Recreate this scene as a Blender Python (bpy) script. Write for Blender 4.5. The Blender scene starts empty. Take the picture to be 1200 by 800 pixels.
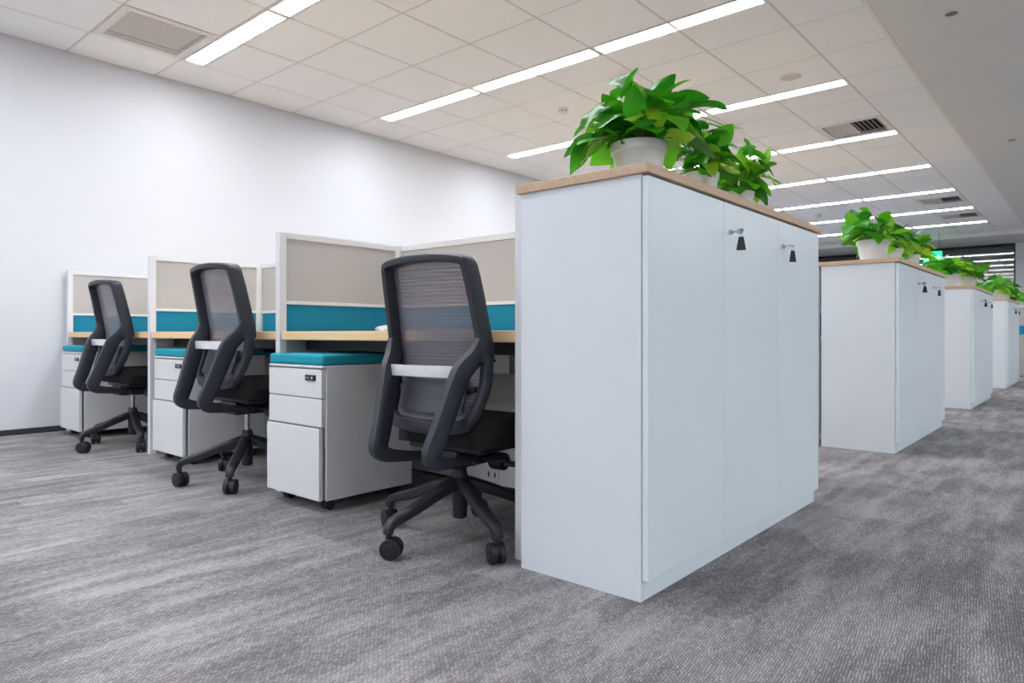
import bpy, bmesh, math, random
from mathutils import Vector, Matrix
SC = bpy.context.scene
COL = SC.collection
PI = math.pi
R = math.radians
SC.view_settings.view_transform = 'Standard'
SC.view_settings.look = 'None'
SC.view_settings.gamma = 1
SC.view_settings.use_curve_mapping = False

# ------------------------------------------------------------ camera
cam_d = bpy.data.cameras.new('camera'); cam = bpy.data.objects.new('camera', cam_d); COL.objects.link(cam)
cam_d.sensor_width = 36; cam_d.lens = 797.02 * 36 / 1200
cam_d.shift_y = (390.38 - 400) / 1200
cam.location = (0, 0, .733); cam.rotation_euler = (PI/2, 0, R(40.87))
cam_d.clip_start = .05; cam_d.clip_end = 100
cam_d.dof.use_dof = True; cam_d.dof.focus_distance = 2.4; cam_d.dof.aperture_fstop = 5.6
SC.camera = cam

# ------------------------------------------------------------ world, exposure, lamp strength
w = bpy.data.worlds.new('world'); SC.world = w; w.use_nodes = True
w.node_tree.nodes['Background'].inputs[0].default_value = (.02, .024, .03, 1)
w.node_tree.nodes['Background'].inputs[1].default_value = 1
SC.view_settings.exposure = 1.2
LAMP = 15.0

# ------------------------------------------------------------ key dimensions
ZC = 2.864; P = .6333; X0 = -1.616; Y0 = 2.32; XW = -5.9155; XB = -1.147; YEND = 17.3
XF = -.945; DC = .426; HC = 1.193

# ------------------------------------------------------------ materials
def srgb(r, g, b):
    f = lambda c: (c/255/12.92) if c/255 <= .04045 else ((c/255+.055)/1.055)**2.4
    return (f(r), f(g), f(b), 1)
def mat(name, rgb, rough=.5, metal=0, spec=.5, noise=0, nscale=20, bump=0, bscale=200, emit=0):
    m = bpy.data.materials.new(name); m.use_nodes = True
    nt = m.node_tree; b = nt.nodes['Principled BSDF']
    c = srgb(*rgb)
    b.inputs['Base Color'].default_value = c; b.inputs['Roughness'].default_value = rough
    b.inputs['Metallic'].default_value = metal; b.inputs['Specular IOR Level'].default_value = spec
    tc = nt.nodes.new('ShaderNodeTexCoord')
    if noise:
        n = nt.nodes.new('ShaderNodeTexNoise'); n.inputs['Scale'].default_value = nscale; n.inputs['Detail'].default_value = 4
        nt.links.new(tc.outputs['Object'], n.inputs['Vector'])
        r = nt.nodes.new('ShaderNodeValToRGB')
        r.color_ramp.elements[0].position = .3; r.color_ramp.elements[1].position = .7
        r.color_ramp.elements[0].color = tuple(v*(1-noise) for v in c[:3]) + (1,)
        r.color_ramp.elements[1].color = tuple(min(1, v*(1+noise)) for v in c[:3]) + (1,)
        nt.links.new(n.outputs['Fac'], r.inputs[0]); nt.links.new(r.outputs[0], b.inputs['Base Color'])
    if bump:
        n = nt.nodes.new('ShaderNodeTexNoise'); n.inputs['Scale'].default_value = bscale; n.inputs['Detail'].default_value = 3
        nt.links.new(tc.outputs['Object'], n.inputs['Vector'])
        bp = nt.nodes.new('ShaderNodeBump'); bp.inputs['Strength'].default_value = bump; bp.inputs['Distance'].default_value = .002
        nt.links.new(n.outputs['Fac'], bp.inputs['Height']); nt.links.new(bp.outputs[0], b.inputs['Normal'])
    if emit:
        b.inputs['Emission Color'].default_value = c; b.inputs['Emission Strength'].default_value = emit
    return m

M = {}
M['wall'] = mat('wall_paint', (223, 224, 230), .8, bump=.03, bscale=90)
M['wall_grey'] = mat('wall_paint_right', (205, 205, 210), .8, bump=.03, bscale=90)
M['tile'] = mat('mineral_tile', (247, 247, 250), .9, noise=.03, nscale=60, bump=.25, bscale=260)
M['tbar'] = mat('grid_bar', (212, 206, 206), .6)
M['plenum'] = mat('plenum_dark', (40, 40, 42), .9)
M['gypsum'] = mat('gypsum_paint', (222, 222, 223), .85, noise=.015, nscale=1.5, bump=.02)
M['trimwhite'] = mat('trim_white', (235, 232, 228), .6)
M['grille'] = mat('grille_metal', (234, 228, 226), .5)
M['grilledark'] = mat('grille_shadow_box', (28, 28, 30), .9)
M['diffuser'] = mat('lamp_diffuser', (246, 251, 255), .6, emit=LAMP)
M['lampframe'] = mat('lamp_frame', (230, 228, 226), .4)
M['cab'] = mat('white_laminate', (230, 235, 241), .42, noise=.008, nscale=3, bump=.02, bscale=300)
M['door'] = mat('white_laminate_door', (228, 240, 246), .3, noise=.008, nscale=3)
M['alu'] = mat('white_powder_frame', (226, 227, 232), .4)
M['metal'] = mat('pedestal_metal', (222, 222, 224), .45)
M['underpanel'] = mat('grey_panel', (176, 174, 172), .55)
M['darkmetal'] = mat('dark_metal', (34, 34, 38), .5)
M['cushion'] = mat('teal_cushion', (22, 150, 172), .9, noise=.06, nscale=300, bump=.3, bscale=900)
M['black'] = mat('black_plastic', (38, 39, 46), .42, bump=.08, bscale=700)
M['blackframe'] = mat('black_nylon_frame', (44, 46, 55), .45, bump=.08, bscale=600)
M['seat'] = mat('black_seat_fabric', (24, 24, 27), .95, bump=.3, bscale=900)
M['wheel'] = mat('black_caster', (34, 34, 38), .45)
M['chrome'] = mat('chrome', (205, 205, 210), .18, metal=1)
M['pot'] = mat('white_pot', (247, 245, 250), .45)
M['soil'] = mat('soil', (58, 44, 32), .95, noise=.3, nscale=60, bump=.6, bscale=80)
M['stem'] = mat('stem_green', (120, 160, 60), .5)
M['baseboard'] = mat('dark_baseboard', (52, 52, 58), .5)
M['frame_dark'] = mat('dark_window_frame', (24, 25, 28), .4)
M['white_plastic'] = mat('white_plastic', (225, 225, 228), .4)
M['socket'] = mat('grey_socket', (120, 120, 124), .5)
M['cabinet_back'] = M['cab']
M['green_sign'] = mat('green_sign', (20, 190, 110), .4, emit=1.3)
M['sign_white'] = mat('sign_white', (215, 255, 230), .4, emit=1.5)
M['lockface'] = mat('lock_black', (18, 18, 20), .3)
M['paper'] = mat('white_tissue', (235, 235, 238), .8)

def glass_dark():
    m = bpy.data.materials.new('night_glass'); m.use_nodes = True
    b = m.node_tree.nodes['Principled BSDF']
    b.inputs['Base Color'].default_value = (.01, .012, .016, 1); b.inputs['Roughness'].default_value = .03
    b.inputs['IOR'].default_value = 1.9; b.inputs['Specular IOR Level'].default_value = 1
    return m
M['glass'] = glass_dark()

def fabric(name, rgb):
    m = mat(name, rgb, .95)
    nt = m.node_tree; b = nt.nodes['Principled BSDF']; L = nt.links
    tc = nt.nodes.new('ShaderNodeTexCoord')
    n = nt.nodes.new('ShaderNodeTexNoise'); n.inputs['Scale'].default_value = 400; n.inputs['Detail'].default_value = 2
    L.new(tc.outputs['Object'], n.inputs['Vector'])
    mx = nt.nodes.new('ShaderNodeMixRGB'); mx.blend_type = 'MULTIPLY'; mx.inputs[0].default_value = .18
    mx.inputs[1].default_value = srgb(*rgb); L.new(n.outputs['Fac'], mx.inputs[2]); L.new(mx.outputs[0], b.inputs['Base Color'])
    bp = nt.nodes.new('ShaderNodeBump'); bp.inputs['Strength'].default_value = .25; bp.inputs['Distance'].default_value = .001
    L.new(n.outputs['Fac'], bp.inputs['Height']); L.new(bp.outputs[0], b.inputs['Normal'])
    return m
M['beige'] = fabric('beige_fabric', (196, 194, 195))
M['teal'] = fabric('teal_fabric', (18, 136, 174))

def wood(name, c1, c2, axis=0):
    m = bpy.data.materials.new(name); m.use_nodes = True
    nt = m.node_tree; b = nt.nodes['Principled BSDF']; L = nt.links
    tc = nt.nodes.new('ShaderNodeTexCoord'); mp = nt.nodes.new('ShaderNodeMapping')
    mp.inputs['Scale'].default_value = (1.5, 40, 40) if axis == 0 else (40, 1.5, 40)
    L.new(tc.outputs['Object'], mp.inputs[0])
    n = nt.nodes.new('ShaderNodeTexNoise'); n.inputs['Scale'].default_value = 1.6; n.inputs['Detail'].default_value = 6; n.inputs['Distortion'].default_value = .4
    L.new(mp.outputs[0], n.inputs['Vector'])
    r = nt.nodes.new('ShaderNodeValToRGB'); r.color_ramp.elements[0].position = .3; r.color_ramp.elements[1].position = .7
    r.color_ramp.elements[0].color = srgb(*c1); r.color_ramp.elements[1].color = srgb(*c2)
    L.new(n.outputs['Fac'], r.inputs[0]); L.new(r.outputs[0], b.inputs['Base Color'])
    b.inputs['Roughness'].default_value = .45
    return m
M['oak'] = wood('oak_laminate', (196, 164, 132), (214, 184, 152), 1)
M['deskwood'] = wood('maple_laminate', (236, 200, 146), (244, 214, 166), 0)

def carpet():
    m = bpy.data.materials.new('grey_carpet'); m.use_nodes = True
    nt = m.node_tree; b = nt.nodes['Principled BSDF']; L = nt.links; N = nt.nodes.new
    tc = N('ShaderNodeTexCoord')
    def mp(sc, rot=0):
        o = N('ShaderNodeMapping'); o.inputs['Scale'].default_value = sc; o.inputs['Rotation'].default_value = (0, 0, rot)
        L.new(tc.outputs['Object'], o.inputs[0]); return o.outputs[0]
    def noise(vec, sc, det=3, rough=.5):
        n = N('ShaderNodeTexNoise'); n.inputs['Scale'].default_value = sc; n.inputs['Detail'].default_value = det; n.inputs['Roughness'].default_value = rough
        L.new(vec, n.inputs['Vector']); return n.outputs['Fac']
    def math_(op, a, b_, clamp=False):
        n = N('ShaderNodeMath'); n.operation = op; n.use_clamp = clamp
        for i, v in enumerate((a, b_)):
            if isinstance(v, (int, float)): n.inputs[i].default_value = v
            else: L.new(v, n.inputs[i])
        return n.outputs[0]
    streak = noise(mp((9, 1.6, 1)), 1.6, 5, .62)          # long brushed patches running with the aisle
    patch = noise(mp((1, .8, 1)), 2.2, 2, .5)
    # blocky patches
    v = N('ShaderNodeTexVoronoi'); v.distance = 'CHEBYCHEV'; v.inputs['Scale'].default_value = 1; v.inputs['Randomness'].default_value = .9
    L.new(mp((6, 2.6, 1)), v.inputs['Vector'])
    sp = N('ShaderNodeSeparateColor'); L.new(v.outputs['Color'], sp.inputs[0])
    # fine woven dashes: rows along Y, each broken into short stitches
    br = N('ShaderNodeTexBrick'); br.offset = .5; br.inputs['Scale'].default_value = 1
    br.inputs['Brick Width'].default_value = .014; br.inputs['Row Height'].default_value = .0068
    br.inputs['Mortar Size'].default_value = .0013; br.inputs['Mortar Smooth'].default_value = .6
    br.inputs['Color1'].default_value = (1, 1, 1, 1); br.inputs['Color2'].default_value = (.55, .55, .55, 1); br.inputs['Mortar'].default_value = (.12, .12, .12, 1)
    wn = N('ShaderNodeTexNoise'); wn.inputs['Scale'].default_value = 45; wn.inputs['Detail'].default_value = 2; L.new(tc.outputs['Object'], wn.inputs['Vector'])
    wv = N('ShaderNodeVectorMath'); wv.operation = 'MULTIPLY_ADD'; wv.inputs[1].default_value = (.012, .012, 0)
    L.new(wn.outputs['Color'], wv.inputs[0]); L.new(mp((1, 1, 1), PI/2 - .12), wv.inputs[2]); L.new(wv.outputs[0], br.inputs['Vector'])
    sb = N('ShaderNodeSeparateColor'); L.new(br.outputs['Color'], sb.inputs[0])
    speck = noise(mp((1, 1, 1)), 260, 2, .6)
    a = math_('ADD', math_('MULTIPLY', streak, .5), .18)
    a = math_('ADD', a, math_('MULTIPLY', patch, .3))
    a = math_('ADD', a, math_('MULTIPLY', sp.outputs[0], .10))
    a = math_('ADD', a, math_('ADD', math_('MULTIPLY', sb.outputs[0], .36), -.05))
    a = math_('ADD', a, math_('MULTIPLY', speck, .25))
    r = N('ShaderNodeValToRGB'); cr = r.color_ramp
    cr.elements[0].position = .62; cr.elements[0].color = srgb(104, 101, 103)
    cr.elements[1].position = 1.0; cr.elements[1].color = srgb(196, 192, 194)
    e = cr.elements.new(.8); e.color = srgb(144, 140, 142)
    L.new(math_('MULTIPLY', a, .88), r.inputs[0]); L.new(r.outputs[0], b.inputs['Base Color'])
    b.inputs['Roughness'].default_value = 1; b.inputs['Specular IOR Level'].default_value = .1
    bp = N('ShaderNodeBump'); bp.inputs['Strength'].default_value = .7; bp.inputs['Distance'].default_value = .004
    L.new(sb.outputs[0], bp.inputs['Height']); L.new(bp.outputs[0], b.inputs['Normal'])
    return m
M['carpet'] = carpet()

def leafmat():
    m = bpy.data.materials.new('pothos_leaf'); m.use_nodes = True
    nt = m.node_tree; b = nt.nodes['Principled BSDF']; L = nt.links; N = nt.nodes.new
    oi = N('ShaderNodeObjectInfo'); r = N('ShaderNodeValToRGB'); cr = r.color_ramp
    cr.elements[0].color = srgb(40, 130, 26); cr.elements[1].color = srgb(182, 226, 52)
    e = cr.elements.new(.45); e.color = srgb(72, 176, 30); e = cr.elements.new(.8); e.color = srgb(120, 210, 40)
    L.new(oi.outputs['Random'], r.inputs[0])
    tc = N('ShaderNodeTexCoord'); n = N('ShaderNodeTexNoise'); n.inputs['Scale'].default_value = 9; n.inputs['Detail'].default_value = 3
    L.new(tc.outputs['Object'], n.inputs['Vector'])
    mx = N('ShaderNodeMixRGB'); mx.blend_type = 'MULTIPLY'; mx.inputs[0].default_value = .2
    L.new(r.outputs[0], mx.inputs[1]); L.new(n.outputs['Fac'], mx.inputs[2])
    L.new(mx.outputs[0], b.inputs['Base Color'])
    b.inputs['Roughness'].default_value = .3; b.inputs['Specular IOR Level'].default_value = .5
    tr = N('ShaderNodeBsdfTranslucent'); L.new(r.outputs[0], tr.inputs[0])
    ms = N('ShaderNodeMixShader'); ms.inputs[0].default_value = .42
    L.new(b.outputs[0], ms.inputs[1]); L.new(tr.outputs[0], ms.inputs[2])
    L.new(ms.outputs[0], nt.nodes['Material Output'].inputs[0])
    return m
M['leaf'] = leafmat()

def meshfabric():
    m = bpy.data.materials.new('chair_mesh_fabric'); m.use_nodes = True
    nt = m.node_tree; b = nt.nodes['Principled BSDF']; L = nt.links; N = nt.nodes.new
    b.inputs['Base Color'].default_value = srgb(122, 117, 126); b.inputs['Roughness'].default_value = .6
    tc = N('ShaderNodeTexCoord'); sp = N('ShaderNodeSeparateXYZ'); L.new(tc.outputs['Object'], sp.inputs[0])
    n = N('ShaderNodeTexNoise'); n.inputs['Scale'].default_value = 1; n.inputs['Detail'].default_value = 3
    mp = N('ShaderNodeMapping'); mp.inputs['Scale'].default_value = (2, 2, 230); L.new(tc.outputs['Object'], mp.inputs[0]); L.new(mp.outputs[0], n.inputs['Vector'])
    s = N('ShaderNodeMath'); s.operation = 'MULTIPLY'; s.inputs[1].default_value = 2*PI/.0125; L.new(sp.outputs[2], s.inputs[0])
    s2 = N('ShaderNodeMath'); s2.operation = 'SINE'; L.new(s.outputs[0], s2.inputs[0])
    a = N('ShaderNodeMath'); a.operation = 'MULTIPLY_ADD'; a.inputs[1].default_value = .09; a.inputs[2].default_value = -.02; L.new(s2.outputs[0], a.inputs[0])
    c = N('ShaderNodeMath'); c.operation = 'MULTIPLY_ADD'; c.inputs[1].default_value = .40; L.new(n.outputs['Fac'], c.inputs[0]); L.new(a.outputs[0], c.inputs[2])
    t = N('ShaderNodeBsdfTransparent'); ms = N('ShaderNodeMixShader')
    c.use_clamp = True
    L.new(c.outputs[0], ms.inputs[0]); L.new(b.outputs[0], ms.inputs[1]); L.new(t.outputs[0], ms.inputs[2])
    L.new(ms.outputs[0], nt.nodes['Material Output'].inputs[0])
    return m
M['meshfab'] = meshfabric()

# ------------------------------------------------------------ geometry helpers
def bx(bm, x0, x1, y0, y1, z0, z1):
    vs = [bm.verts.new(p) for p in ((x0,y0,z0),(x1,y0,z0),(x1,y1,z0),(x0,y1,z0),(x0,y0,z1),(x1,y0,z1),(x1,y1,z1),(x0,y1,z1))]
    for f in ((3,2,1,0),(4,5,6,7),(0,1,5,4),(1,2,6,5),(2,3,7,6),(3,0,4,7)): bm.faces.new([vs[i] for i in f])
def lathe(bm, prof, seg=32, c=(0,0), cap=True):
    rings = []
    for r, z in prof:
        rings.append([bm.verts.new((c[0]+r*math.cos(2*PI*i/seg), c[1]+r*math.sin(2*PI*i/seg), z)) for i in range(seg)])
    for a, b in zip(rings, rings[1:]):
        for i in range(seg): bm.faces.new((a[i], a[(i+1)%seg], b[(i+1)%seg], b[i]))
    if cap:
        bm.faces.new(rings[0][::-1]); bm.faces.new(rings[-1])
def cyl(bm, p, axis, r, h, seg=20):
    """cylinder centred at p along axis"""
    q = Vector(axis).to_track_quat('Z', 'Y').to_matrix().to_4x4()
    mt = Matrix.Translation(p) @ q
    bmesh.ops.create_cone(bm, cap_ends=True, segments=seg, radius1=r, radius2=r, depth=h, matrix=mt)
def sweep(bm, pts, size, ref=(1,0,0), closed=False, n=12, power=3.5, twist=None):
    """rounded-rectangle section (a along ref, b across) swept along pts"""
    pts = [Vector(p) for p in pts]; ref = Vector(ref); N_ = len(pts); rings = []
    for i, p in enumerate(pts):
        if closed: t = pts[(i+1)%N_] - pts[i-1]
        else: t = pts[min(i+1,N_-1)] - pts[max(i-1,0)]
        t.normalize()
        a, b_ = size[i] if isinstance(size, list) else size
        u = ref - t*ref.dot(t)
        if u.length < 1e-4: u = t.orthogonal()
        u.normalize(); v = t.cross(u)
        ring = []
        for k in range(n):
            th = 2*PI*(k+.5)/n; c_, s_ = math.cos(th), math.sin(th)
            d = (abs(c_)**power + abs(s_)**power)**(1/power)
            ring.append(bm.verts.new(p + u*(a/2*c_/d) + v*(b_/2*s_/d)))
        rings.append(ring)
    rng = range(N_) if closed else range(N_-1)
    for i in rng:
        a, b_ = rings[i], rings[(i+1)%N_]
        for k in range(n): bm.faces.new((a[k], a[(k+1)%n], b_[(k+1)%n], b_[k]))
    if not closed:
        bm.faces.new(rings[0][::-1]); bm.faces.new(rings[-1])
def smooth_path(pts, n=6, closed=False):
    """Catmull-Rom"""
    P_ = [Vector(p) for p in pts]; N_ = len(P_); out = []
    rng = range(N_) if closed else range(N_-1)
    for i in rng:
        if closed: a, b_, c_, d = P_[i-1], P_[i], P_[(i+1)%N_], P_[(i+2)%N_]
        else: a, b_, c_, d = P_[max(i-1,0)], P_[i], P_[i+1], P_[min(i+2,N_-1)]
        for k in range(n):
            t = k/n
            out.append(.5*((2*b_) + (c_-a)*t + (2*a-5*b_+4*c_-d)*t*t + (3*b_-a-3*c_+d)*t**3))
    if not closed: out.append(P_[-1])
    return out
def obj(name, bm, m, parent=None, bevel=0, smooth=False, seg=2):
    bmesh.ops.recalc_face_normals(bm, faces=bm.faces)
    me = bpy.data.meshes.new(name); bm.to_mesh(me); bm.free(); me.materials.append(m)
    o = bpy.data.objects.new(name, me); COL.objects.link(o)
    if parent: o.parent = parent
    if smooth:
        for p in me.polygons: p.use_smooth = True
        try: me.set_sharp_from_angle(angle=R(40))
        except Exception: pass
    if bevel:
        b = o.modifiers.new('bevel', 'BEVEL'); b.width = bevel; b.segments = seg; b.limit_method = 'ANGLE'; b.harden_normals = False
    return o
def box(name, dims, m, parent=None, bevel=0):
    """box with its own origin at its centre"""
    x0,x1,y0,y1,z0,z1 = dims
    bm = bmesh.new(); hx,hy,hz = (x1-x0)/2,(y1-y0)/2,(z1-z0)/2
    bx(bm, -hx,hx,-hy,hy,-hz,hz)
    o = obj(name, bm, m, parent, bevel); o.location = ((x0+x1)/2,(y0+y1)/2,(z0+z1)/2)
    return o
def thing(name, label, cat, loc=(0,0,0), rz=0, group=None):
    o = bpy.data.objects.new(name, None); COL.objects.link(o); o.empty_display_size = .1
    o.location = loc; o.rotation_euler = (0,0,rz); o['label'] = label; o['category'] = cat
    if group: o['group'] = group
    return o
def struct(o, label, cat='setting'):
    o['kind'] = 'structure'; o['label'] = label; o['category'] = cat; return o
def dup(root, loc, rz, label, group=None):
    def rec(o, par):
        c = o.copy(); COL.objects.link(c); c.parent = par
        for ch in kids.get(o, []): rec(ch, c)
        return c
    kids = {}
    for o in list(COL.objects):
        if o.parent: kids.setdefault(o.parent, []).append(o)
    r = rec(root, None); r.location = loc; r.rotation_euler = (0,0,rz); r['label'] = label
    if group: r['group'] = group
    return r

# ------------------------------------------------------------ setting: floor and walls
XR = 6.9; YB = -10.4; YG = 19.05; XWIN = -1.45
struct(box('floor', (XW-.1, XR+.1, YB-.1, YG+.4, -.1, 0), M['carpet']), 'mottled grey woven carpet floor with streaky pattern', 'floor')
struct(box('wall_left', (XW-.12, XW, YB-.1, YG+.1, 0, 3.1), M['wall']), 'plain white painted wall along the left side', 'wall')
struct(box('wall_right', (XR, XR+.12, YB-.1, YG+.1, 0, 3.1), M['wall_grey']), 'pale wall on the far side of the aisle', 'wall')
struct(box('wall_rear', (XW, XR, YB-.12, YB, 0, 3.1), M['wall_grey']), 'pale wall behind the viewer', 'wall')
struct(box('wall_far', (XWIN, XR, YG-.02, YG+.1, 0, 2.77), M['wall']), 'white wall right of the dark far windows', 'wall')
struct(box('baseboard_left', (XW, XW+.012, YB, YG-.1, 0, .042), M['baseboard'], bevel=.002), 'low dark skirting strip at foot of the white wall', 'baseboard')

# ------------------------------------------------------------ ceiling: tiles as pieces, grid, gypsum part
ceil = box('ceiling', (XW-.1, XR+.1, YB-.1, YG+.3, ZC+.05, ZC+.15), M['plenum'])
struct(ceil, 'suspended ceiling of off-white square tiles with recessed strip lights', 'ceiling')
ceil.location = (0, 0, 0)
for v in ceil.data.vertices: v.co += Vector(((XW+XR)/2, (YB+YG+.2)/2, ZC+.10))
G = .010
def tile_mesh(wx, wy):
    bm = bmesh.new(); e = .004
    for z, ins in ((0, e), (e, 0), (.02, 0)):
        pass
    a = [bm.verts.new((sx*(wx/2-e), sy*(wy/2-e), 0)) for sx, sy in ((-1,-1),(1,-1),(1,1),(-1,1))]
    b = [bm.verts.new((sx*wx/2, sy*wy/2, .004)) for sx, sy in ((-1,-1),(1,-1),(1,1),(-1,1))]
    c = [bm.verts.new((sx*wx/2, sy*wy/2, .018)) for sx, sy in ((-1,-1),(1,-1),(1,1),(-1,1))]
    bm.faces.new(a[::-1]); bm.faces.new(c)
    for p, q in ((a, b), (b, c)):
        for i in range(4): bm.faces.new((p[i], p[(i+1)%4], q[(i+1)%4], q[i]))
    bmesh.ops.recalc_face_normals(bm, faces=bm.faces)
    me = bpy.data.meshes.new('ceiling_tile'); bm.to_mesh(me); bm.free(); me.materials.append(M['tile']); return me
cache = {}
LW = .15; LA = .018
cols = [(XW+.004, X0-6*P)] + [(X0-(6-i)*P, X0-(5-i)*P) for i in range(6)] + [(X0, XB)]
vents = {(1, -1): 'return', (6, 8): 's1', (6, 16): 's2', (6, 19): 's3'}   # (column index, row)
kmax = int((YEND-Y0)/P)
filler = bmesh.new(); nt_ = 0
for k in range(-18, kmax+1):
    ya = Y0 + k*P; yb = min(Y0+(k+1)*P, YEND)
    if yb - ya < .05: continue
    for ci, (xa, xb) in enumerate(cols):
        y1 = ya
        if k % 3 == 0 and 1 <= ci <= 6: y1 = ya + LA + LW + .012
        if (ci, k) in vents: continue
        wx, wy = round(xb-xa-G, 4), round(yb-y1-G, 4)
        if ya < -.6:
            bx(filler, xa+G/2, xb-G/2, y1+G/2, yb-G/2, ZC, ZC+.018); continue
        if (wx, wy) not in cache: cache[(wx, wy)] = tile_mesh(wx, wy)
        o = bpy.data.objects.new('ceiling_tile', cache[(wx, wy)]); COL.objects.link(o); o.parent = ceil; nt_ += 1
        rr = random.Random(k*31+ci)
        o.location = ((xa+xb)/2, (y1+yb)/2, ZC + rr.uniform(0, .0015))
fo = obj('ceiling_tile_field', filler, M['tile'], ceil); fo['kind'] = 'stuff'
g = bmesh.new()
for i in range(7): bx(g, X0-i*P-.012, X0-i*P+.012, YB, YEND, ZC+.003, ZC+.05)
for k in range(-19, kmax+2):
    y = Y0+k*P
    if YB < y < YEND: bx(g, XW, XB, y-.012, y+.012, ZC+.0032, ZC+.05)
bx(g, XW, XW+.012, YB, YEND, ZC-.001, ZC+.05)
obj('ceiling_grid', g, M['tbar'], ceil)
g = bmesh.new()
bx(g, XB, 1.9, YB, YEND, ZC-.004, ZC+.05)
obj('gypsum_band', g, M['gypsum'], ceil)
g = bmesh.new(); bx(g, XB-.012, XB+.014, YB, YEND, ZC-.008, ZC+.03)
obj('edge_trim', g, M['trimwhite'], ceil)
g = bmesh.new(); bx(g, 1.9, XR, YB, YEND, ZC, ZC+.05)
obj('far_ceiling_field', g, M['tile'], ceil)
# far beam and lower soffit
struct(box('trim_1', (XW, XR, YEND, YEND+.05, 2.77, ZC+.06), M['trimwhite'], bevel=.004), 'pale edge band where the tiled ceiling steps down', 'trim')
struct(box('trim_2', (XW, XR, YEND+.05, YG+.1, 2.772, ZC+.06), M['gypsum']), 'grey lowered soffit before the dark far windows', 'trim')
# far window
win = thing('window_1', 'wide dark night window wall with black frame at the far end', 'window', (0, YG, 0)); win['kind'] = 'structure'
nW = 3; wW = (XWIN - (XW)) / nW
for i in range(nW):
    a = XW + i*wW; b = a + wW
    box('pane', (a+.03, b-.03, .01, .03, .05, 2.69), M['glass'], win)
for i in range(nW+1):
    a = XW + i*wW; box('mullion', (max(a-.03, XW), a+.03 if i < nW else a, -.02, .06, 0, 2.70), M['frame_dark'], win, .003)
box('top_rail', (XW, XWIN, -.02, .06, 2.70, 2.77), M['frame_dark'], win, .003)
box('bottom_rail', (XW, XWIN, -.02, .06, 0, .05), M['frame_dark'], win, .003)

# ------------------------------------------------------------ strip lights
def lamp_proto(L_):
    t = thing('ceiling_light', '', 'light')
    bm = bmesh.new(); bx(bm, -L_/2+.012, L_/2-.012, -LW/2+.008, LW/2-.008, .004, .03)
    obj('diffuser', bm, M['diffuser'], t)
    bm = bmesh.new()
    for s in (-1, 1):
        bx(bm, -L_/2, L_/2, s*LW/2-.008, s*LW/2+.008, -.001, .035)
        bx(bm, s*(L_/2-.006)-.008, s*(L_/2-.006)+.008, -LW/2, LW/2, -.0012, .035)
    obj('frame', bm, M['lampframe'], t)
    return t
ordn = ['', 'first', 'second', 'third', 'fourth', 'fifth', 'sixth', 'seventh', 'eighth', 'ninth', 'tenth']
lp = None; LL = 2*P-.02
for k in range(-6, 8):
    yc = Y0 + 3*P*k + LA + LW/2
    if yc < YB+.3: continue
    for j in range(3):
        xc = X0 - 5*P + j*2*P
        pos = ('left', 'middle', 'right')[j]
        if k >= 0:
            lab = f'bright white strip light, {pos} one of the {ordn[k+1]} row from the near end'
        else:  # unseen rows, added to light the surfaces facing the camera
            lab = f'unseen strip light added above the camera, {pos} one of the {"row overhead" if k==-1 else ["second","third","fourth","fifth","sixth"][-k-2]+" row behind"}'
        if lp is None: lp = lamp_proto(LL); o = lp; o['label'] = lab; o['group'] = 'recessed strip lights in the tiled ceiling'
        else: o = dup(lp, (0,0,0), 0, lab)
        o.location = (xc, yc, ZC)
for k in range(-6, 8):  # unseen lamps added right of the aisle to brighten the cabinet doors
    yc = Y0 + 3*P*k + LA + LW/2
    if yc < YB+.3: continue
    for xc, sd in ((2.75, 'nearest'), (4.02, 'middle'), (5.29, 'farthest')):
        o = dup(lp, (xc, yc, ZC-.034), 0, f'unseen strip light added right of the aisle, {sd} one of the {ordn[k+1] if k >= 0 else "overhead" if k == -1 else ["second","third","fourth","fifth","sixth"][-k-2]+" rear"} row', 'added strip lights beyond the aisle')

# ------------------------------------------------------------ vents and small ceiling fittings
def vent_frame(t, b, back='grilledark'):
    bm = bmesh.new(); h = P/2-.006
    for a_ in ((-h,h,-h,-h+b),(-h,h,h-b,h),(-h,-h+b,-h+b,h-b),(h-b,h,-h+b,h-b)): bx(bm, *a_, -.004, .012)
    obj('frame', bm, M['grille'], t, .002)
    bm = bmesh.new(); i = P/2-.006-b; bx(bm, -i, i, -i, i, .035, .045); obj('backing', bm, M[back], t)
    return i
def center(ci, k): a, b = cols[ci]; return ((a+b)/2, Y0+(k+.5)*P, ZC)
t = thing('air_vent', 'large square slatted return air grille beside the white wall', 'vent', center(1, -1))
i = vent_frame(t, .055, 'grille')
n = 17
me = None
for k in range(n):
    x = -i + (k+.5)*2*i/n
    if me is None:
        bm = bmesh.new(); bx(bm, -.0115, .0115, -i, i, -.0012, .0012)
        o = obj('slat', bm, M['grille'], t); me = o.data
    else: o = bpy.data.objects.new('slat', me); COL.objects.link(o); o.parent = t
    o.location = (x, 0, .007); o.rotation_euler = (0, R(8), 0)
for (ci, k), lab in (((6, 8), 'supply air diffuser with dark gaps, nearest of the three beside the strip light ends'),
                     ((6, 16), 'supply air diffuser, middle of the three towards the far end of the ceiling'),
                     ((6, 19), 'supply air diffuser farthest away in the tiled ceiling')):
    t = thing('air_diffuser', lab, 'vent', center(ci, k), 0, 'supply air diffusers'); i = vent_frame(t, .05)
    n = 12; me2 = None
    for q in range(n):
        x = -i + (q+.5)*2*i/n
        if me2 is None:
            bm = bmesh.new(); bx(bm, -.016, .016, -i, i, -.001, .001); o = obj('slat', bm, M['grille'], t); me2 = o.data
        else: o = bpy.data.objects.new('slat', me2); COL.objects.link(o); o.parent = t
        o.location = (x, 0, .012); o.rotation_euler = (0, R(-45 if q < n/2 else 45), 0)
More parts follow.
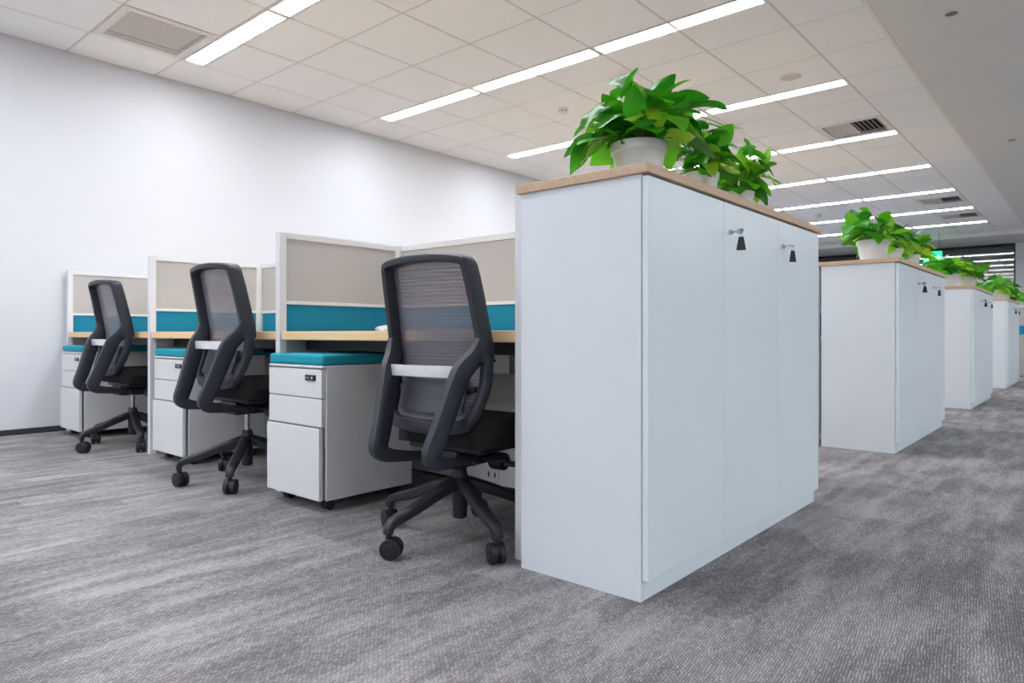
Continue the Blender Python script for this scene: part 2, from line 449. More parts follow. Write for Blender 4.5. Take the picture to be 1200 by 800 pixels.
def disc(name, label, cat, xy, r, h, m, inner=None, z=ZC):
    t = thing(name, label, cat, (xy[0], xy[1], z))
    bm = bmesh.new(); lathe(bm, [(r*.9, -h), (r, -h*.6), (r, 0)], 32); obj('cover', bm, m, t, smooth=True)
    if inner:
        bm = bmesh.new(); lathe(bm, [(r*.78, -h-.002), (r*.82, -h)], 32); obj('grille', bm, inner, t)
    return t
M['spk'] = mat('speaker_grille', (212, 208, 208), .6, noise=.08, nscale=400)
disc('ceiling_speaker', 'round flush grey speaker in the ceiling tiles above the plants', 'speaker', (-1.951, 5.789), .09, .006, M['grille'], M['spk'])
for xy, lab in (((-3.853, 5.194), 'small white smoke detector left of the nearest plant'), ((-3.823, 12.806), 'small white smoke detector far off above the second cabinet row')):
    t = thing('smoke_detector', lab, 'detector', (xy[0], xy[1], ZC))
    bm = bmesh.new(); lathe(bm, [(.028, -.05), (.036, -.042), (.038, -.02), (.05, -.012), (.052, 0)], 28); obj('housing', bm, M['white_plastic'], t, smooth=True)
    bm = bmesh.new(); lathe(bm, [(.037, -.034), (.0385, -.033), (.0385, -.028), (.037, -.027)], 28); obj('sensor_ring', bm, M['socket'], t)
for xy, lab in (((-.748, 5.32), 'small round grey downlight in the plain ceiling band, the nearer one'), ((-.735, 9.242), 'small round grey downlight in the plain ceiling band, the farther one')):
    disc('downlight', lab, 'light', xy, .045, .008, M['spk'], M['socket'], ZC-.004)
t = thing('exit_sign', 'glowing green exit sign hanging near the far windows', 'sign', (-2.73, 17.0, 2.24))
box('sign_box', (-.17, .17, -.02, .02, 0, .25), M['green_sign'], t, .006)
bm = bmesh.new()
bmesh.ops.create_uvsphere(bm, u_segments=10, v_segments=6, radius=.016, matrix=Matrix.Translation((-.055, -.024, .20)))
for a, b in (((-.06,.175),(-.075,.12)), ((-.075,.12),(-.04,.085)), ((-.04,.085),(-.05,.04)), ((-.075,.12),(-.10,.08)), ((-.10,.08),(-.135,.075)), ((-.06,.17),(-.025,.14)), ((-.06,.17),(-.10,.15)),
             ((.03,.12),(.13,.12)), ((.13,.12),(.095,.155)), ((.13,.12),(.095,.085))):
    sweep(bm, [(a[0], -.024, a[1]), (b[0], -.024, b[1])], (.004, .016), ref=(0,1,0), n=6)
obj('running_figure', bm, M['sign_white'], t)
for s in (-.12, .12):
    bm = bmesh.new(); cyl(bm, (s, 0, .25+(ZC-2.49)/2), (0,0,1), .004, ZC-2.49); obj('hanging_rod', bm, M['darkmetal'], t)

# ------------------------------------------------------------ aisle cabinets
def make_cabinet(Y, L, label):
    t = thing('storage_cabinet', label, 'cabinet', (XF, Y, 0), 0, 'tall white cabinets along the aisle')
    th = .018; zt = HC-.026
    box('side_panel', (-DC, 0, 0, th, 0, zt), M['cab'], t, .001)
    box('side_panel', (-DC, 0, L-th, L, 0, zt), M['cab'], t, .001)
    box('back_panel', (-DC, -DC+.012, th, L-th, 0, zt), M['cab'], t)
    box('bottom_panel', (-DC+.012, -.004, th, L-th, .045, .062), M['cab'], t)
    box('kick_plate', (-.014, -.001, th, L-th, 0, .056), M['door'], t, .001)
    box('inner_top', (-DC+.012, -.004, th, L-th, zt-.018, zt), M['cab'], t)
    box('cabinet_top', (-DC-.012, .028, -.012, L+.012, zt, HC), M['oak'], t, .002)
    dw = L/3; g_ = .0025
    for i in range(3):
        y0 = i*dw + (.003 if i == 0 else g_/2); y1 = (i+1)*dw - (.003 if i == 2 else g_/2)
        d = box('door', (.002, .020, y0, y1, .060, zt-.006), M['door'], t, .0012)
        if i:
            bm = bmesh.new(); q = d.location
            cyl(bm, (0, 0, 0), (1,0,0), .0095, .008, 24); cyl(bm, (.005, 0, 0), (1,0,0), .006, .006, 20)
            o = obj('lock', bm, M['chrome'], d, smooth=True); o.location = (.020-q.x+.004, y0+.045-q.y, 1.066-q.z)
            key(XF+.020, Y+y0+.045, 1.066, i, label)
    return t
def key(x, y, z, i, clabel):
    which = clabel.split('cabinet')[0]
    t = thing('key', f'key with black fob in the {"left" if i==1 else "right"} lock of the {clabel.split()[0]} white cabinet', 'key', (x+.011, y, z), 0, 'keys left in the cabinet locks')
    rr = random.Random(int(y*100))
    ang = R(-35) if i == 1 else R(80)
    bm = bmesh.new(); bx(bm, -.003, .014, -.0012, .0012, -.003, .003)
    b2 = bmesh.ops.create_cone(bm, cap_ends=True, segments=20, radius1=.012, radius2=.012, depth=.0025,
        matrix=Matrix.Translation((.024, 0, 0)) @ Matrix.Rotation(PI/2, 4, 'X'))
    bmesh.ops.rotate(bm, verts=bm.verts, cent=(0,0,0), matrix=Matrix.Rotation(ang, 3, 'X'))
    obj('key_bow', bm, M['chrome'], t, .0005)
    bm = bmesh.new(); sweep(bm, [(.028+.0*math.cos(a), .009*math.cos(a), -.012+.009*math.sin(a)) for a in [2*PI*k/16 for k in range(16)]], (.0016, .0016), closed=True, n=6)
    obj('key_ring', bm, M['chrome'], t, smooth=True)
    bm = bmesh.new()
    top, bot, h, d = .008, .0155, .044, .004
    vs = [bm.verts.new(p) for p in ((.026,-bot,-.018-h),(.026,bot,-.018-h),(.026,top,-.018),(.026,-top,-.018),(.026+d,-bot,-.018-h),(.026+d,bot,-.018-h),(.026+d,top,-.018),(.026+d,-top,-.018))]
    for f in ((3,2,1,0),(4,5,6,7),(0,1,5,4),(1,2,6,5),(2,3,7,6),(3,0,4,7)): bm.faces.new([vs[k] for k in f])
    bmesh.ops.rotate(bm, verts=bm.verts, cent=(.028,0,0), matrix=Matrix.Rotation(R(-62 if i == 1 else -35), 3, 'Z'))
    obj('key_fob', bm, M['lockface'], t, .002)
cabs = [(1.628, 1.475, 'nearest tall white cabinet, beside the front chair, with oak top'),
        (4.652, 1.612, 'second tall white cabinet along the aisle, with oak top'),
        (7.864, 1.551, 'third tall white cabinet along the aisle, with oak top'),
        (11.109, 1.60, 'fourth tall white cabinet, narrow in view near the right edge')]
for c in cabs: make_cabinet(*c)
make_cabinet(14.35, 1.55, 'farthest white cabinet, mostly hidden at the right edge, with oak top')

# ------------------------------------------------------------ partitions, desks
YP = 1.676; YBK = 2.416; PT = .036; HP = 1.204; BW = 1.47; XP0 = -1.435+.015
BB = M['beige']; TT = M['teal']
def divider(x, ya, yb, z_teal0, label, name='partition_screen', dy=1):
    t = thing(name, label, 'partition', (x, ya, 0), 0, 'upright partition screens'); L = yb-ya; h = PT/2
    box('post', (-h, h, 0, PT, 0, HP), M['alu'], t, .002)
    box('rear_post', (-h, h, L-PT, L, 0, HP), M['alu'], t, .002)
    for z0, z1 in ((HP-.028, HP), (.869, .885), (.700, .712)): box('rail', (-h, h, PT, L-PT, z0, z1), M['alu'], t, .001)
    box('beige_panel', (-h+.008, h-.008, PT, L-PT, .885, HP-.028), BB, t)
    box('teal_panel', (-h+.008, h-.008, PT, L-PT, .712, .869), TT, t)
    box('lower_panel', (-h+.006, h-.006, PT, L-PT, .06, .700), M['underpanel'], t)
    box('foot_rail', (-h, h, PT, L-PT, .03, .06), M['alu'], t)
    return t
def backscreen(xa, xb, y, label):
    t = thing('back_screen', label, 'partition', (xa, y, 0), 0, 'long back screens behind the desks'); L = xb-xa; h = PT/2
    for z0, z1 in ((HP-.028, HP), (.869, .885)): box('rail', (0, L, -h, h, z0, z1), M['alu'], t, .001)
    box('beige_panel', (0, L, -h+.008, h-.008, .885, HP-.028), BB, t)
    box('teal_panel', (0, L, -h+.008, h-.008, .575, .869), TT, t)
    box('lower_panel', (0, L, -h+.006, h-.006, .115, .575), M['underpanel'], t)
    box('trunking', (0, L, -h-.03, h+.03, .02, .115), M['white_plastic'], t, .003)
    for q in (.28, .46, .62): 
        s = box('socket', (L*q, L*q+.085, -h-.036, -h-.029, .035, .10), M['white_plastic'], t, .002)
        bm = bmesh.new()
        for d in (-.02, .02): bx(bm, d-.004, d+.004, -.0045, -.0035, -.012, .012)
        obj('socket_slots', bm, M['lockface'], s)
    box('skirt', (0, L, -h, h, 0, .02), M['darkmetal'], t)
    return t
def desk(xa, xb, ya, yb, label, front=-1):
    t = thing('desk', label, 'desk', (xa, ya, 0), 0, 'maple edged desktops'); L = xb-xa; D = yb-ya
    box('desktop', (0, L, 0, D, .703, .742), M['deskwood'], t, .003)
    y0, y1 = (D-.20, D-.03) if front < 0 else (.03, .20)
    box('cable_tray', (.25, L-.72, y0, y1, .62, .69), M['darkmetal'], t, .004)
    yy = .05 if front < 0 else D-.07
    box('support_beam', (0, L, yy+.08, yy+.10, .655, .70), M['darkmetal'], t)
    return t
bay_names = ['bay beside the cabinet', 'middle bay', 'bay against the wall']
def cluster(Y, n, full):
    ya, ym, yb = Y+YP-1.628, Y+YBK-1.628, Y+2*YBK-YP-1.628
    rn = ['front', 'second', 'third', 'fourth'][n]
    for i in range(4):
        x = XP0 - i*BW if i < 3 else XW+.045
        w_ = ['end screen tight against the cabinet side', 'screen between the right and middle desks', 'screen between the middle and left desks', 'screen next to the white wall'][i]
        divider(x, ya, ym-PT/2, 0, f'beige and teal {w_}, {rn} workstation row')
        divider(x, ym+PT/2, yb, 0, f'beige {w_}, rear of the {rn} row')
        cp = thing('corner_post', f'white corner post at the {w_}, {rn} workstation row', 'post', (x, ym, 0), 0, 'white corner posts')
        box('post', (-PT/2, PT/2, -PT/2+.0005, PT/2-.0005, 0, HP+.002), M['alu'], cp, .002)
        box('cap', (-PT/2, PT/2, -PT/2+.0005, PT/2-.0005, HP+.002, HP+.006), M['alu'], cp, .001)
    for i in range(3):
        xb = XP0 - i*BW - PT/2 - .001; xa = (XP0-(i+1)*BW if i < 2 else XW+.045) + PT/2 + .001
        backscreen(xa, xb, ym, f'beige and teal back screen, {bay_names[i]}, {rn} workstation row')
        desk(xa+.002, xb-.002, ya+.008, ym-PT/2-.032, f'maple edged desktop in the {bay_names[i]}, {rn} workstation row')
        desk(xa+.002, xb-.002, ym+PT/2+.032, yb-.008, f'maple edged desktop, rear side of the {bay_names[i]}, {rn} workstation row', 1)
cluster(1.628, 0, True)
cluster(4.652, 1, True)
cluster(7.864, 2, False)
# partition in view past the fourth cabinet
t = thing('partition_screen', 'beige and teal screen past the fourth cabinet at the right edge', 'partition', (-1.45, 14.28, 0))
box('post', (0, .03, 0, .036, 0, 1.20), M['alu'], t, .002); box('rear_post', (.53, .56, 0, .036, 0, 1.20), M['alu'], t, .002)
box('rail', (.03, .53, 0, .036, 1.17, 1.20), M['alu'], t); box('beige_panel', (.03, .53, .008, .028, .86, 1.17), BB, t)
box('teal_panel', (.03, .53, .008, .028, .71, .86), TT, t); box('lower_panel', (.03, .53, .008, .028, .03, .71), M['underpanel'], t)

# power box under the front right desk
t = thing('power_box', 'white power box hanging under the front right desk', 'box', (-2.01, 2.22, .558), 0)
box('housing', (-.10, .10, -.03, .05, 0, .138), M['white_plastic'], t, .004)
box('outlet', (-.02, .02, -.034, -.029, .05, .062), M['lockface'], t)
t = thing('crumpled_tissue', 'small crumpled white tissue on the front right desk by the corner', 'tissue', (-2.80, 2.24, .742))
bm = bmesh.new(); bmesh.ops.create_icosphere(bm, subdivisions=3, radius=1)
rr = random.Random(5)
for v in bm.verts:
    k = 1 + rr.uniform(-.14, .14); v.co = Vector((v.co.x*.07*k, v.co.y*.045*k, max(0, .012+v.co.z*.020*k)))
obj('tissue_lump', bm, M['paper'], t)
# plug and dark foot on trunking
t = thing('power_plug', 'black plug and lead on the white trunking behind the front chair', 'plug', (-1.78, 2.30, .02))
bm = bmesh.new(); bx(bm, -.022, .022, .02, .066, .03, .075); obj('plug_body', bm, M['lockface'], t, .005)
bm = bmesh.new(); sweep(bm, smooth_path([(0, .02, .05), (.0, -.02, .045), (.06, -.03, .10), (.12, 0, .3), (.14, .02, .58)]), (.007, .007), n=8); obj('lead', bm, M['lockface'], t, smooth=True)

# ------------------------------------------------------------ mobile pedestals
def make_pedestal(x, y, label):
    t = thing('drawer_pedestal', label, 'pedestal', (x, y, 0), 0, 'mobile drawer pedestals with teal cushions')
    W, D = .415, .475; zb, zt = .05, .600
    bm = bmesh.new()
    bx(bm, 0, .012, .024, D, zb, zt-.01); bx(bm, W-.012, W, .024, D, zb, zt-.01)
    bx(bm, .012, W-.012, D-.01, D, zb, zt-.01); bx(bm, .012, W-.012, .03, D-.01, zb, zb+.012); bx(bm, .012, W-.012, .034, .046, zb+.012, zt-.01)
    obj('body', bm, M['metal'], t, .0015)
    box('top_plate', (0, W, .004, D, zt-.01, zt), M['metal'], t, .003)
    for (a, b, n) in ((.468, .584, 0), (.350, .464, 1), (.052, .345, 2)):
        pr = .004 if n < 2 else -.006
        d = box('drawer', (.002, W-.008 if n < 2 else W-.010, pr, pr+.018, a, b), M['metal'], t, .002)
        box('finger_pull', (.01-.2075, W-.02-.2075, -.004, .006, (b-a)/2+.0005, (b-a)/2+.0035), M['socket'], d)
        if n == 0:
            q = box('lock', (W/2-.115, W/2-.045, -.016, -.0085, .012, .036), M['lockface'], d, .002)
            bm = bmesh.new(); cyl(bm, (.018, -.004, 0), (0,1,0), .007, .003); bx(bm, -.025, -.002, -.0045, -.0036, -.002, .002); obj('lock_cylinder', bm, M['chrome'], q)
    bm = bmesh.new(); bx(bm, 0, W-.002, .006, D-.004, 0, .044)
    o = obj('seat_cushion', bm, M['cushion'], t, .012, seg=4); o.location = (0, 0, zt+.001)
    for cx_, cy_ in ((.06, .07), (W-.06, .07), (.06, D-.06), (W-.06, D-.06)):
        bm = bmesh.new(); cyl(bm, (cx_-.011, cy_, .021), (1,0,0), .021, .014); cyl(bm, (cx_+.011, cy_, .021), (1,0,0), .021, .014)
        bx(bm, cx_-.016, cx_+.016, cy_-.014, cy_+.014, .03, zb)
        obj('caster', bm, M['wheel'], t, smooth=True)
    return t
ped = make_pedestal(-2.792, 1.573, 'white drawer pedestal with teal cushion left of the front chair')
dup(ped, (-4.212, 1.645, 0), 0, 'white drawer pedestal with teal cushion behind the middle chair')
dup(ped, (-5.735, 1.60, 0), 0, 'white drawer pedestal with teal cushion against the white wall')

# ------------------------------------------------------------ task chairs
def make_chair():
    t = thing('task_chair', 'black mesh back task chair beside the nearest white cabinet', 'chair', (0,0,0), 0, 'black mesh task chairs')
    prof = [(.395,-.175), (.44,-.155), (.52,-.120), (.60,-.100), (.67,-.102), (.70,-.108), (.80,-.128), (.90,-.150), (1.01,-.178)]
    def yb(z):
        for (z0,y0),(z1,y1) in zip(prof, prof[1:]):
            if z <= z1: return y0+(y1-y0)*(z-z0)/(z1-z0)
        return prof[-1][1]
    def hw(z):
        pts = [(.40,.165),(.46,.190),(.56,.212),(.66,.222),(.80,.210),(.95,.196),(1.01,.19)]
        for (z0,y0),(z1,y1) in zip(pts, pts[1:]):
            if z <= z1: return y0+(y1-y0)*(z-z0)/(z1-z0)
        return pts[-1][1]
    # upper back frame (arched loop, open at the bottom) with wide sides
    def V(x, z, dy=0): return (x, yb(z)+dy-.35*(0.222**2-x*x)*0, z)
    up = [V(.205,.64), V(.208,.68), V(.203,.76), V(.196,.86), V(.190,.925), (.183,yb(.960),.960), (.160,yb(.968)-.006,.973), (.08,yb(.975)-.016,.981), (0,yb(.98)-.02,.983),
          (-.08,yb(.975)-.016,.981), (-.160,yb(.968)-.006,.973), (-.183,yb(.960),.960), V(-.190,.925), V(-.196,.86), V(-.203,.76), V(-.208,.68), V(-.205,.64)]
    bm = bmesh.new(); sweep(bm, smooth_path(up, 4), (.066, .030), ref=(0,1,.05), n=16, power=5)
    obj('back_frame', bm, M['blackframe'], t, smooth=True)
    lo = [V(.213,.66), V(.210,.56), V(.194,.475), (.172,yb(.44),.440), (.13,yb(.42),.424), (0,yb(.42)-.02,.420), (-.13,yb(.42),.424), (-.172,yb(.44),.440), V(-.194,.475), V(-.210,.56), V(-.213,.66)]
    sz = [(.040,.034)]*12 + [(.024,.048)]*17 + [(.040,.034)]*12
    bm = bmesh.new(); pl = smooth_path(lo, 4); sweep(bm, pl, sz[:len(pl)] + [sz[-1]]*(len(pl)-len(sz)), ref=(0,1,0), n=12)
    obj('lower_back_frame', bm, M['blackframe'], t, smooth=True)
    # mesh surface
    bm = bmesh.new(); nz, nx = 22, 10; grid = []
    for i in range(nz+1):
        z = .425 + (.968-.425)*i/nz; row = []
        for j in range(nx+1):
            u = -1+2*j/nx; x = u*(hw(z)-.018)
            row.append(bm.verts.new((x, yb(z) - .022*(1-u*u) + .008, z)))
        grid.append(row)
    for i in range(nz):
        for j in range(nx): bm.faces.new((grid[i][j], grid[i][j+1], grid[i+1][j+1], grid[i+1][j]))
    obj('back_mesh', bm, M['meshfab'], t, smooth=True)
    # rear struts running down, back, then forward under the seat
    for s in (-1, 1):
        pts = [(s*.206,-.118,.715), (s*.203,-.125,.690), (s*.192,-.142,.655), (s*.176,-.165,.625), (s*.165,-.182,.595), (s*.150,-.212,.51), (s*.136,-.244,.42), (s*.126,-.268,.362), (s*.124,-.268,.342), (s*.120,-.250,.324), (s*.112,-.210,.314), (s*.100,-.12,.303), (s*.085,-.02,.300)]
        pth = smooth_path(pts, 3); n = len(pth)
        def sec(i):
            k = i/3
            wx = .030 + .010*min(1, k/3) - .006*max(0, (k-8)/4)
            wd = .052 + .022*min(1, k/4) - .010*max(0, min(1, (k-5)/3)) - .032*max(0, min(1, (k-8)/3))
            return (wx, wd)
        bm = bmesh.new(); sweep(bm, pth, [sec(i) for i in range(n)], ref=(1,0,0), n=16, power=5)
        obj('rear_strut', bm, M['blackframe'], t, smooth=True)
    # crossbar plate
    bm = bmesh.new()
    a = [(x, -.186-.010*(1-(x/.16)**2), .606) for x in [(-.16+.32*i/10) for i in range(11)]]
    sweep(bm, a, (.010, .040), ref=(0,1,0), n=12, power=7)
    obj('crossbar_plate', bm, M['plate'], t, smooth=True)
    # lumbar pad with its hinge arms
    bm = bmesh.new(); rows = []
    for zi in range(7):
        z = .472 + .110*zi/6; row = []
        for xi in range(9):
            u = -1+2*xi/8; row.append((u*.150, yb(z)-.040+.022*u*u-.006*math.sin(PI*zi/6), z-.006*(1-u*u)))
        rows.append(row)
    f = [[bm.verts.new(p) for p in r_] for r_ in rows]; bk = [[bm.verts.new((p[0], p[1]+.010, p[2])) for p in r_] for r_ in rows]
    for i in range(6):
        for j in range(8):
            bm.faces.new((f[i][j], f[i][j+1], f[i+1][j+1], f[i+1][j])); bm.faces.new((bk[i][j], bk[i+1][j], bk[i+1][j+1], bk[i][j+1]))
    for j in range(8):
        bm.faces.new((f[0][j], bk[0][j], bk[0][j+1], f[0][j+1])); bm.faces.new((f[6][j], f[6][j+1], bk[6][j+1], bk[6][j]))
    for i in range(6):
        bm.faces.new((f[i][0], f[i+1][0], bk[i+1][0], bk[i][0])); bm.faces.new((f[i][8], bk[i][8], bk[i+1][8], f[i+1][8]))
    obj('lumbar_pad', bm, M['lumbar'], t, smooth=True)
    for s in (-1, 1):
        bm = bmesh.new(); sweep(bm, smooth_path([(s*.13,-.115,.53),(s*.16,-.112,.545),(s*.195,-.095,.56)],4), (.012,.018), ref=(0,1,0), n=8)
        cyl(bm, (s*.165,-.112,.547), (0,1,0), .011, .022)
        obj('lumbar_arm', bm, M['black'], t, smooth=True)
    # seat
    bm = bmesh.new(); st = []
    nx, ny = 16, 16
    def seatv(u, v, top):
        x = u*.235*(1-.06*v*v*(v<0)); y = .085 + v*.23
        d = (abs(u)**5+abs(v)**5)**.2
        if d > 1: x /= d; y = .085+(y-.085)/d
        e = max(0, min(1, (1-min(1, max(abs(u), abs(v))))*6))
        e = math.sqrt(1-(1-e)**2)
        if top: z = .392 + .045*e + .006*u*u - .016*max(0, v)**3
        else: z = .392 - .045*e - .004*max(0, v)
        return (x, y, z)
    tg = [[bm.verts.new(seatv(-1+2*i/nx, -1+2*j/ny, True)) for i in range(nx+1)] for j in range(ny+1)]
    bg = [[tg[j][i] if i in (0,nx) or j in (0,ny) else bm.verts.new(seatv(-1+2*i/nx, -1+2*j/ny, False)) for i in range(nx+1)] for j in range(ny+1)]
    for j in range(ny):
        for i in range(nx):
            bm.faces.new((tg[j][i], tg[j][i+1], tg[j+1][i+1], tg[j+1][i]))
            try: bm.faces.new((bg[j][i], bg[j+1][i], bg[j+1][i+1], bg[j][i+1]))
            except ValueError: pass
    obj('seat', bm, M['seat'], t, smooth=True)
    bm = bmesh.new(); bx(bm, -.17, .17, -.09, .24, .325, .352); obj('seat_pan', bm, M['black'], t, .010)
    bm = bmesh.new(); bx(bm, -.075, .075, -.10, .12, .268, .330); bx(bm, -.115, .115, -.06, -.03, .278, .30); obj('tilt_mechanism', bm, M['black'], t, .010)
    bm = bmesh.new(); cyl(bm, (.135, .055, .285), (1,0,0), .031, .055, 24); cyl(bm, (.09, .055, .285), (1,0,0), .010, .05); obj('tension_knob', bm, M['black'], t, .004)
    bm = bmesh.new(); sweep(bm, smooth_path([(.07,.0,.30),(.14,.0,.298),(.20,.01,.296),(.225,.015,.292)]), (.009,.009), n=8); bx(bm, .205,.25,-.008,.036,.285,.296); obj('height_lever', bm, M['black'], t, .003)
    bm = bmesh.new(); cyl(bm, (0,0,.255), (0,0,1), .0125, .06); obj('gas_cylinder', bm, M['chrome'], t, smooth=True)
    # star base
    base = None
    bm = bmesh.new(); lathe(bm, [(.020,.075),(.026,.08),(.027,.16),(.030,.185),(.0295,.225),(.024,.245),(.024,.252)], 28)
    base = obj('star_base', bm, M['black'], t, smooth=True)
    for k in range(5):
        a = 2*PI*k/5; d = Vector((math.cos(a), math.sin(a), 0))
        bm = bmesh.new(); pts = [d*r_ + Vector((0,0,z)) for r_, z in ((.012,.205),(.05,.196),(.12,.172),(.20,.142),(.26,.124),(.292,.113),(.305,.098),(.307,.080))]
        pth = smooth_path(pts, 3); n = len(pth)
        sz = [(.050 - .018*i/n, .044 - .018*i/n) for i in range(n)]
        sweep(bm, pth, sz, ref=(-d.y, d.x, 0), n=16, power=4.5); obj('base_arm', bm, M['black'], base, smooth=True)
        # caster
        bm = bmesh.new(); ca = a*1.7+.6; ax = Vector((math.cos(ca), math.sin(ca), 0))
        c0 = d*.305 + Vector((-ax.y, ax.x, 0))*.010
        for s in (-1, 1):
            cyl(bm, (c0.x+ax.x*s*.0155, c0.y+ax.y*s*.0155, .034), ax, .034, .019, 24)
            cyl(bm, (c0.x+ax.x*s*.0265, c0.y+ax.y*s*.0265, .034), ax, .022, .004, 20)
        cyl(bm, (c0.x, c0.y, .040), ax, .026, .016, 16); cyl(bm, (d.x*.305, d.y*.305, .075), (0,0,1), .011, .03, 12)
        obj('caster', bm, M['wheel'], base, .002, smooth=True)
    return t, base
M['plate'] = mat('silver_plate', (226, 226, 228), .22, metal=.35, noise=.10, nscale=14)
M['lumbar'] = mat('grey_lumbar_plastic', (60, 60, 72), .45)
chair, cbase = make_chair()
chair.location = (-1.731, 1.716, 0); chair.rotation_euler = (0,0,R(3))
cbase.rotation_euler = (0,0,R(-94-3))
c2 = dup(chair, (-3.222, 1.703, 0), R(0), 'black mesh back task chair in the middle bay')
c3 = dup(chair, (-4.757, 1.73, 0), R(0), 'black mesh back task chair nearest the white wall')
for o in list(COL.objects):
    if o.parent in (c2, c3):
        if o.name.startswith('star_base'): o.rotation_euler = (0, 0, R(-113.8 if o.parent == c2 else -83.6))
        elif o.name.startswith('gas_cylinder'): o.scale = (1, 1, 2.2); o.location.z = -.265   # raised seats: more of the cylinder shows
        else: o.location.z += .07

# ------------------------------------------------------------ potted plants
def leaf_mesh(seed):
    rr = random.Random(seed); bm = bmesh.new(); NT, NU = 9, 3
    wmax = rr.uniform(.40, .50); droop = rr.uniform(.12, .45); fold = rr.uniform(.10, .35); side = rr.uniform(-.12, .12); wav = rr.uniform(0, .05)
    rows = []
    for i in range(NT+1):
        t_ = i/NT
        wd = wmax * (math.sin(PI*min(1, t_**.62)))**.75 * (1-.12*t_) if 0 < t_ < 1 else (0.10 if t_ == 0 else 0.0)
        row = []
        for j in range(-NU, NU+1):
            u = j/NU; x = u*wd
            y = t_ - (.13*abs(u)**1.5)*(1-t_)**3
            z = fold*abs(x) - droop*t_*t_ + wav*math.sin(7*t_+2*u) - .35*x*x
            row.append((x + side*t_*t_, y, z))
        rows.append(row)
    vs = [[bm.verts.new(p) for p in r_] for r_ in rows[:-1]]
    tip = bm.verts.new(rows[-1][NU])
    for i in range(NT-1):
        for j in range(2*NU): bm.faces.new((vs[i][j], vs[i][j+1], vs[i+1][j+1], vs[i+1][j]))
    for j in range(2*NU): bm.faces.new((vs[-1][j], vs[-1][j+1], tip))
    bmesh.ops.recalc_face_normals(bm, faces=bm.faces)
    me = bpy.data.meshes.new('leaf'); bm.to_mesh(me); bm.free(); me.materials.append(M['leaf'])
    for p in me.polygons: p.use_smooth = True
    return me
LEAF = [leaf_mesh(s) for s in range(10)]
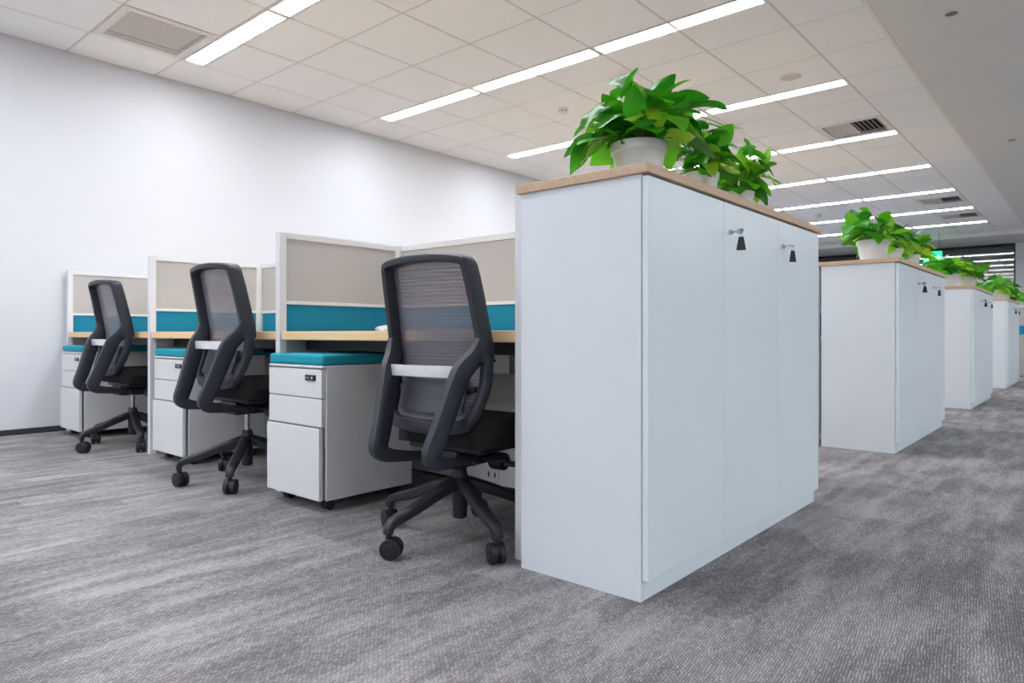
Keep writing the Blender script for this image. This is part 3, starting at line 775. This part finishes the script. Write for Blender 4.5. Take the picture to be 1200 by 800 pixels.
def plant(x, y, rp, hp, rx, hz, n, size, seed, label, group, extra=()):
    t = thing('potted_plant', label, 'plant', (x, y, HC), 0, group)
    bm = bmesh.new(); wl = .006
    lathe(bm, [(rp*.70,0),(rp*.73,.004),(rp*.90,hp*.76),(rp*.97,hp*.78),(rp*1.0,hp*.97),(rp*.985,hp),(rp*.93,hp),(rp*.88,hp*.80),(rp*.68,.01)], 40)
    obj('pot', bm, M['pot'], t, smooth=True)
    bm = bmesh.new(); lathe(bm, [(rp*.85,hp*.80),(rp*.84,hp*.86),(rp*.5,hp*.89)], 24); obj('soil', bm, M['soil'], t, smooth=True)
    rr = random.Random(seed); stems = bmesh.new()
    spec = []
    for i in range(n):
        az = i*2.39996 + rr.uniform(-.4, .4)
        q = (i+.5)/n; el = math.asin(min(1, q**1.0)) * .98 - .12
        spec.append((az, el, rr.uniform(.62, .98) if q < .85 else rr.uniform(.7, 1), rr.uniform(.8, 1.15)))
    for i in range(n//3):   # inner fill
        spec.append((rr.uniform(0, 2*PI), rr.uniform(.1, 1.1), rr.uniform(.3, .55), rr.uniform(.7, .95)))
    spec += list(extra)
    for (az, el, k, sc) in spec:
        L_ = size*sc
        out = Vector((math.cos(az)*math.cos(el), math.sin(az)*math.cos(el), math.sin(el)))
        tipd = Vector((out.x*rx*k, out.y*rx*k, hp + .01 + out.z*hz*k))       # where the leaf centre goes
        d = Vector((out.x, out.y, .45*out.z - .35 + rr.uniform(-.35, .45)))
        if el > .55: d += Vector((rr.uniform(-.7,.7), rr.uniform(-.7,.7), rr.uniform(0, .9)))
        d.normalize()
        b = tipd - d*L_*.45
        b.z = max(b.z, hp*.95)
        nrm = Vector((out.x*.6, out.y*.6, 1)) + Vector((rr.uniform(-.7,.7), rr.uniform(-.7,.7), 0)); 
        xax = d.cross(nrm).normalized(); nz = xax.cross(d).normalized()
        mt = Matrix((xax, d, nz)).transposed().to_4x4()
        o = bpy.data.objects.new('leaf', LEAF[rr.randrange(10)]); COL.objects.link(o); o.parent = t
        o.matrix_local = Matrix.Translation(b) @ mt @ Matrix.Scale(L_, 4)
        s0 = Vector((math.cos(az)*rp*rr.uniform(.05,.55), math.sin(az)*rp*rr.uniform(.05,.55), hp*.88))
        mid = s0.lerp(b, .5) + Vector((0,0,.025)) 
        sweep(stems, smooth_path([s0, mid, b, b+d*L_*.04], 3), (.0032,.0032), n=5, power=2)
    obj('stems', stems, M['stem'], t, smooth=True)
    return t
g1 = 'pothos plants on the nearest cabinet'
plant(-1.085, 1.855, .089, .124, .205, .198, 66, .096, 3, 'largest leafy green pothos in white pot on the near corner of the nearest cabinet', g1,
      ((R(41), .55, 1.22, 1.2), (R(30), .25, 1.12, 1.1), (R(50), .75, 1.1, 1.0), (R(221), -.35, 1.0, 1.15), (R(238), -.45, .95, 1.0)))
plant(-1.06, 2.245, .060, .10, .135, .225, 48, .080, 8, 'middle leafy green pothos on the nearest cabinet top', g1)
plant(-1.07, 2.59, .060, .088, .145, .205, 46, .078, 15, 'leafy green pothos on the nearest cabinet, farthest from the viewer', g1)
g2 = 'pothos plants on the second cabinet'
plant(-1.10, 4.80, .100, .13, .22, .22, 44, .10, 21, 'leafy green pothos in white pot at the near corner of the second cabinet', g2)
plant(-1.10, 5.25, .085, .115, .19, .20, 38, .095, 22, 'middle leafy green pothos on the second cabinet top', g2)
plant(-1.08, 5.72, .085, .115, .20, .20, 36, .095, 23, 'leafy green pothos at the far end of the second cabinet top', g2)
g3 = 'pothos plants on the third cabinet'
plant(-1.15, 8.00, .11, .13, .24, .19, 28, .13, 31, 'leafy green pothos in white pot, left one on the third cabinet', g3)
plant(-1.06, 8.45, .10, .125, .21, .20, 26, .13, 32, 'leafy green pothos, right one on the third cabinet', g3)
g4 = 'pothos plants on the fourth cabinet'
plant(-1.16, 11.30, .12, .13, .26, .19, 24, .14, 41, 'leafy green pothos in white pot, left one on the fourth cabinet', g4)
plant(-1.06, 11.85, .11, .12, .24, .19, 22, .14, 42, 'leafy green pothos, right one on the fourth cabinet', g4)
plant(-1.10, 14.55, .11, .10, .24, .15, 22, .13, 51, 'farthest pothos plant at the right edge, beyond the fourth cabinet', 'pothos plant on the farthest cabinet')
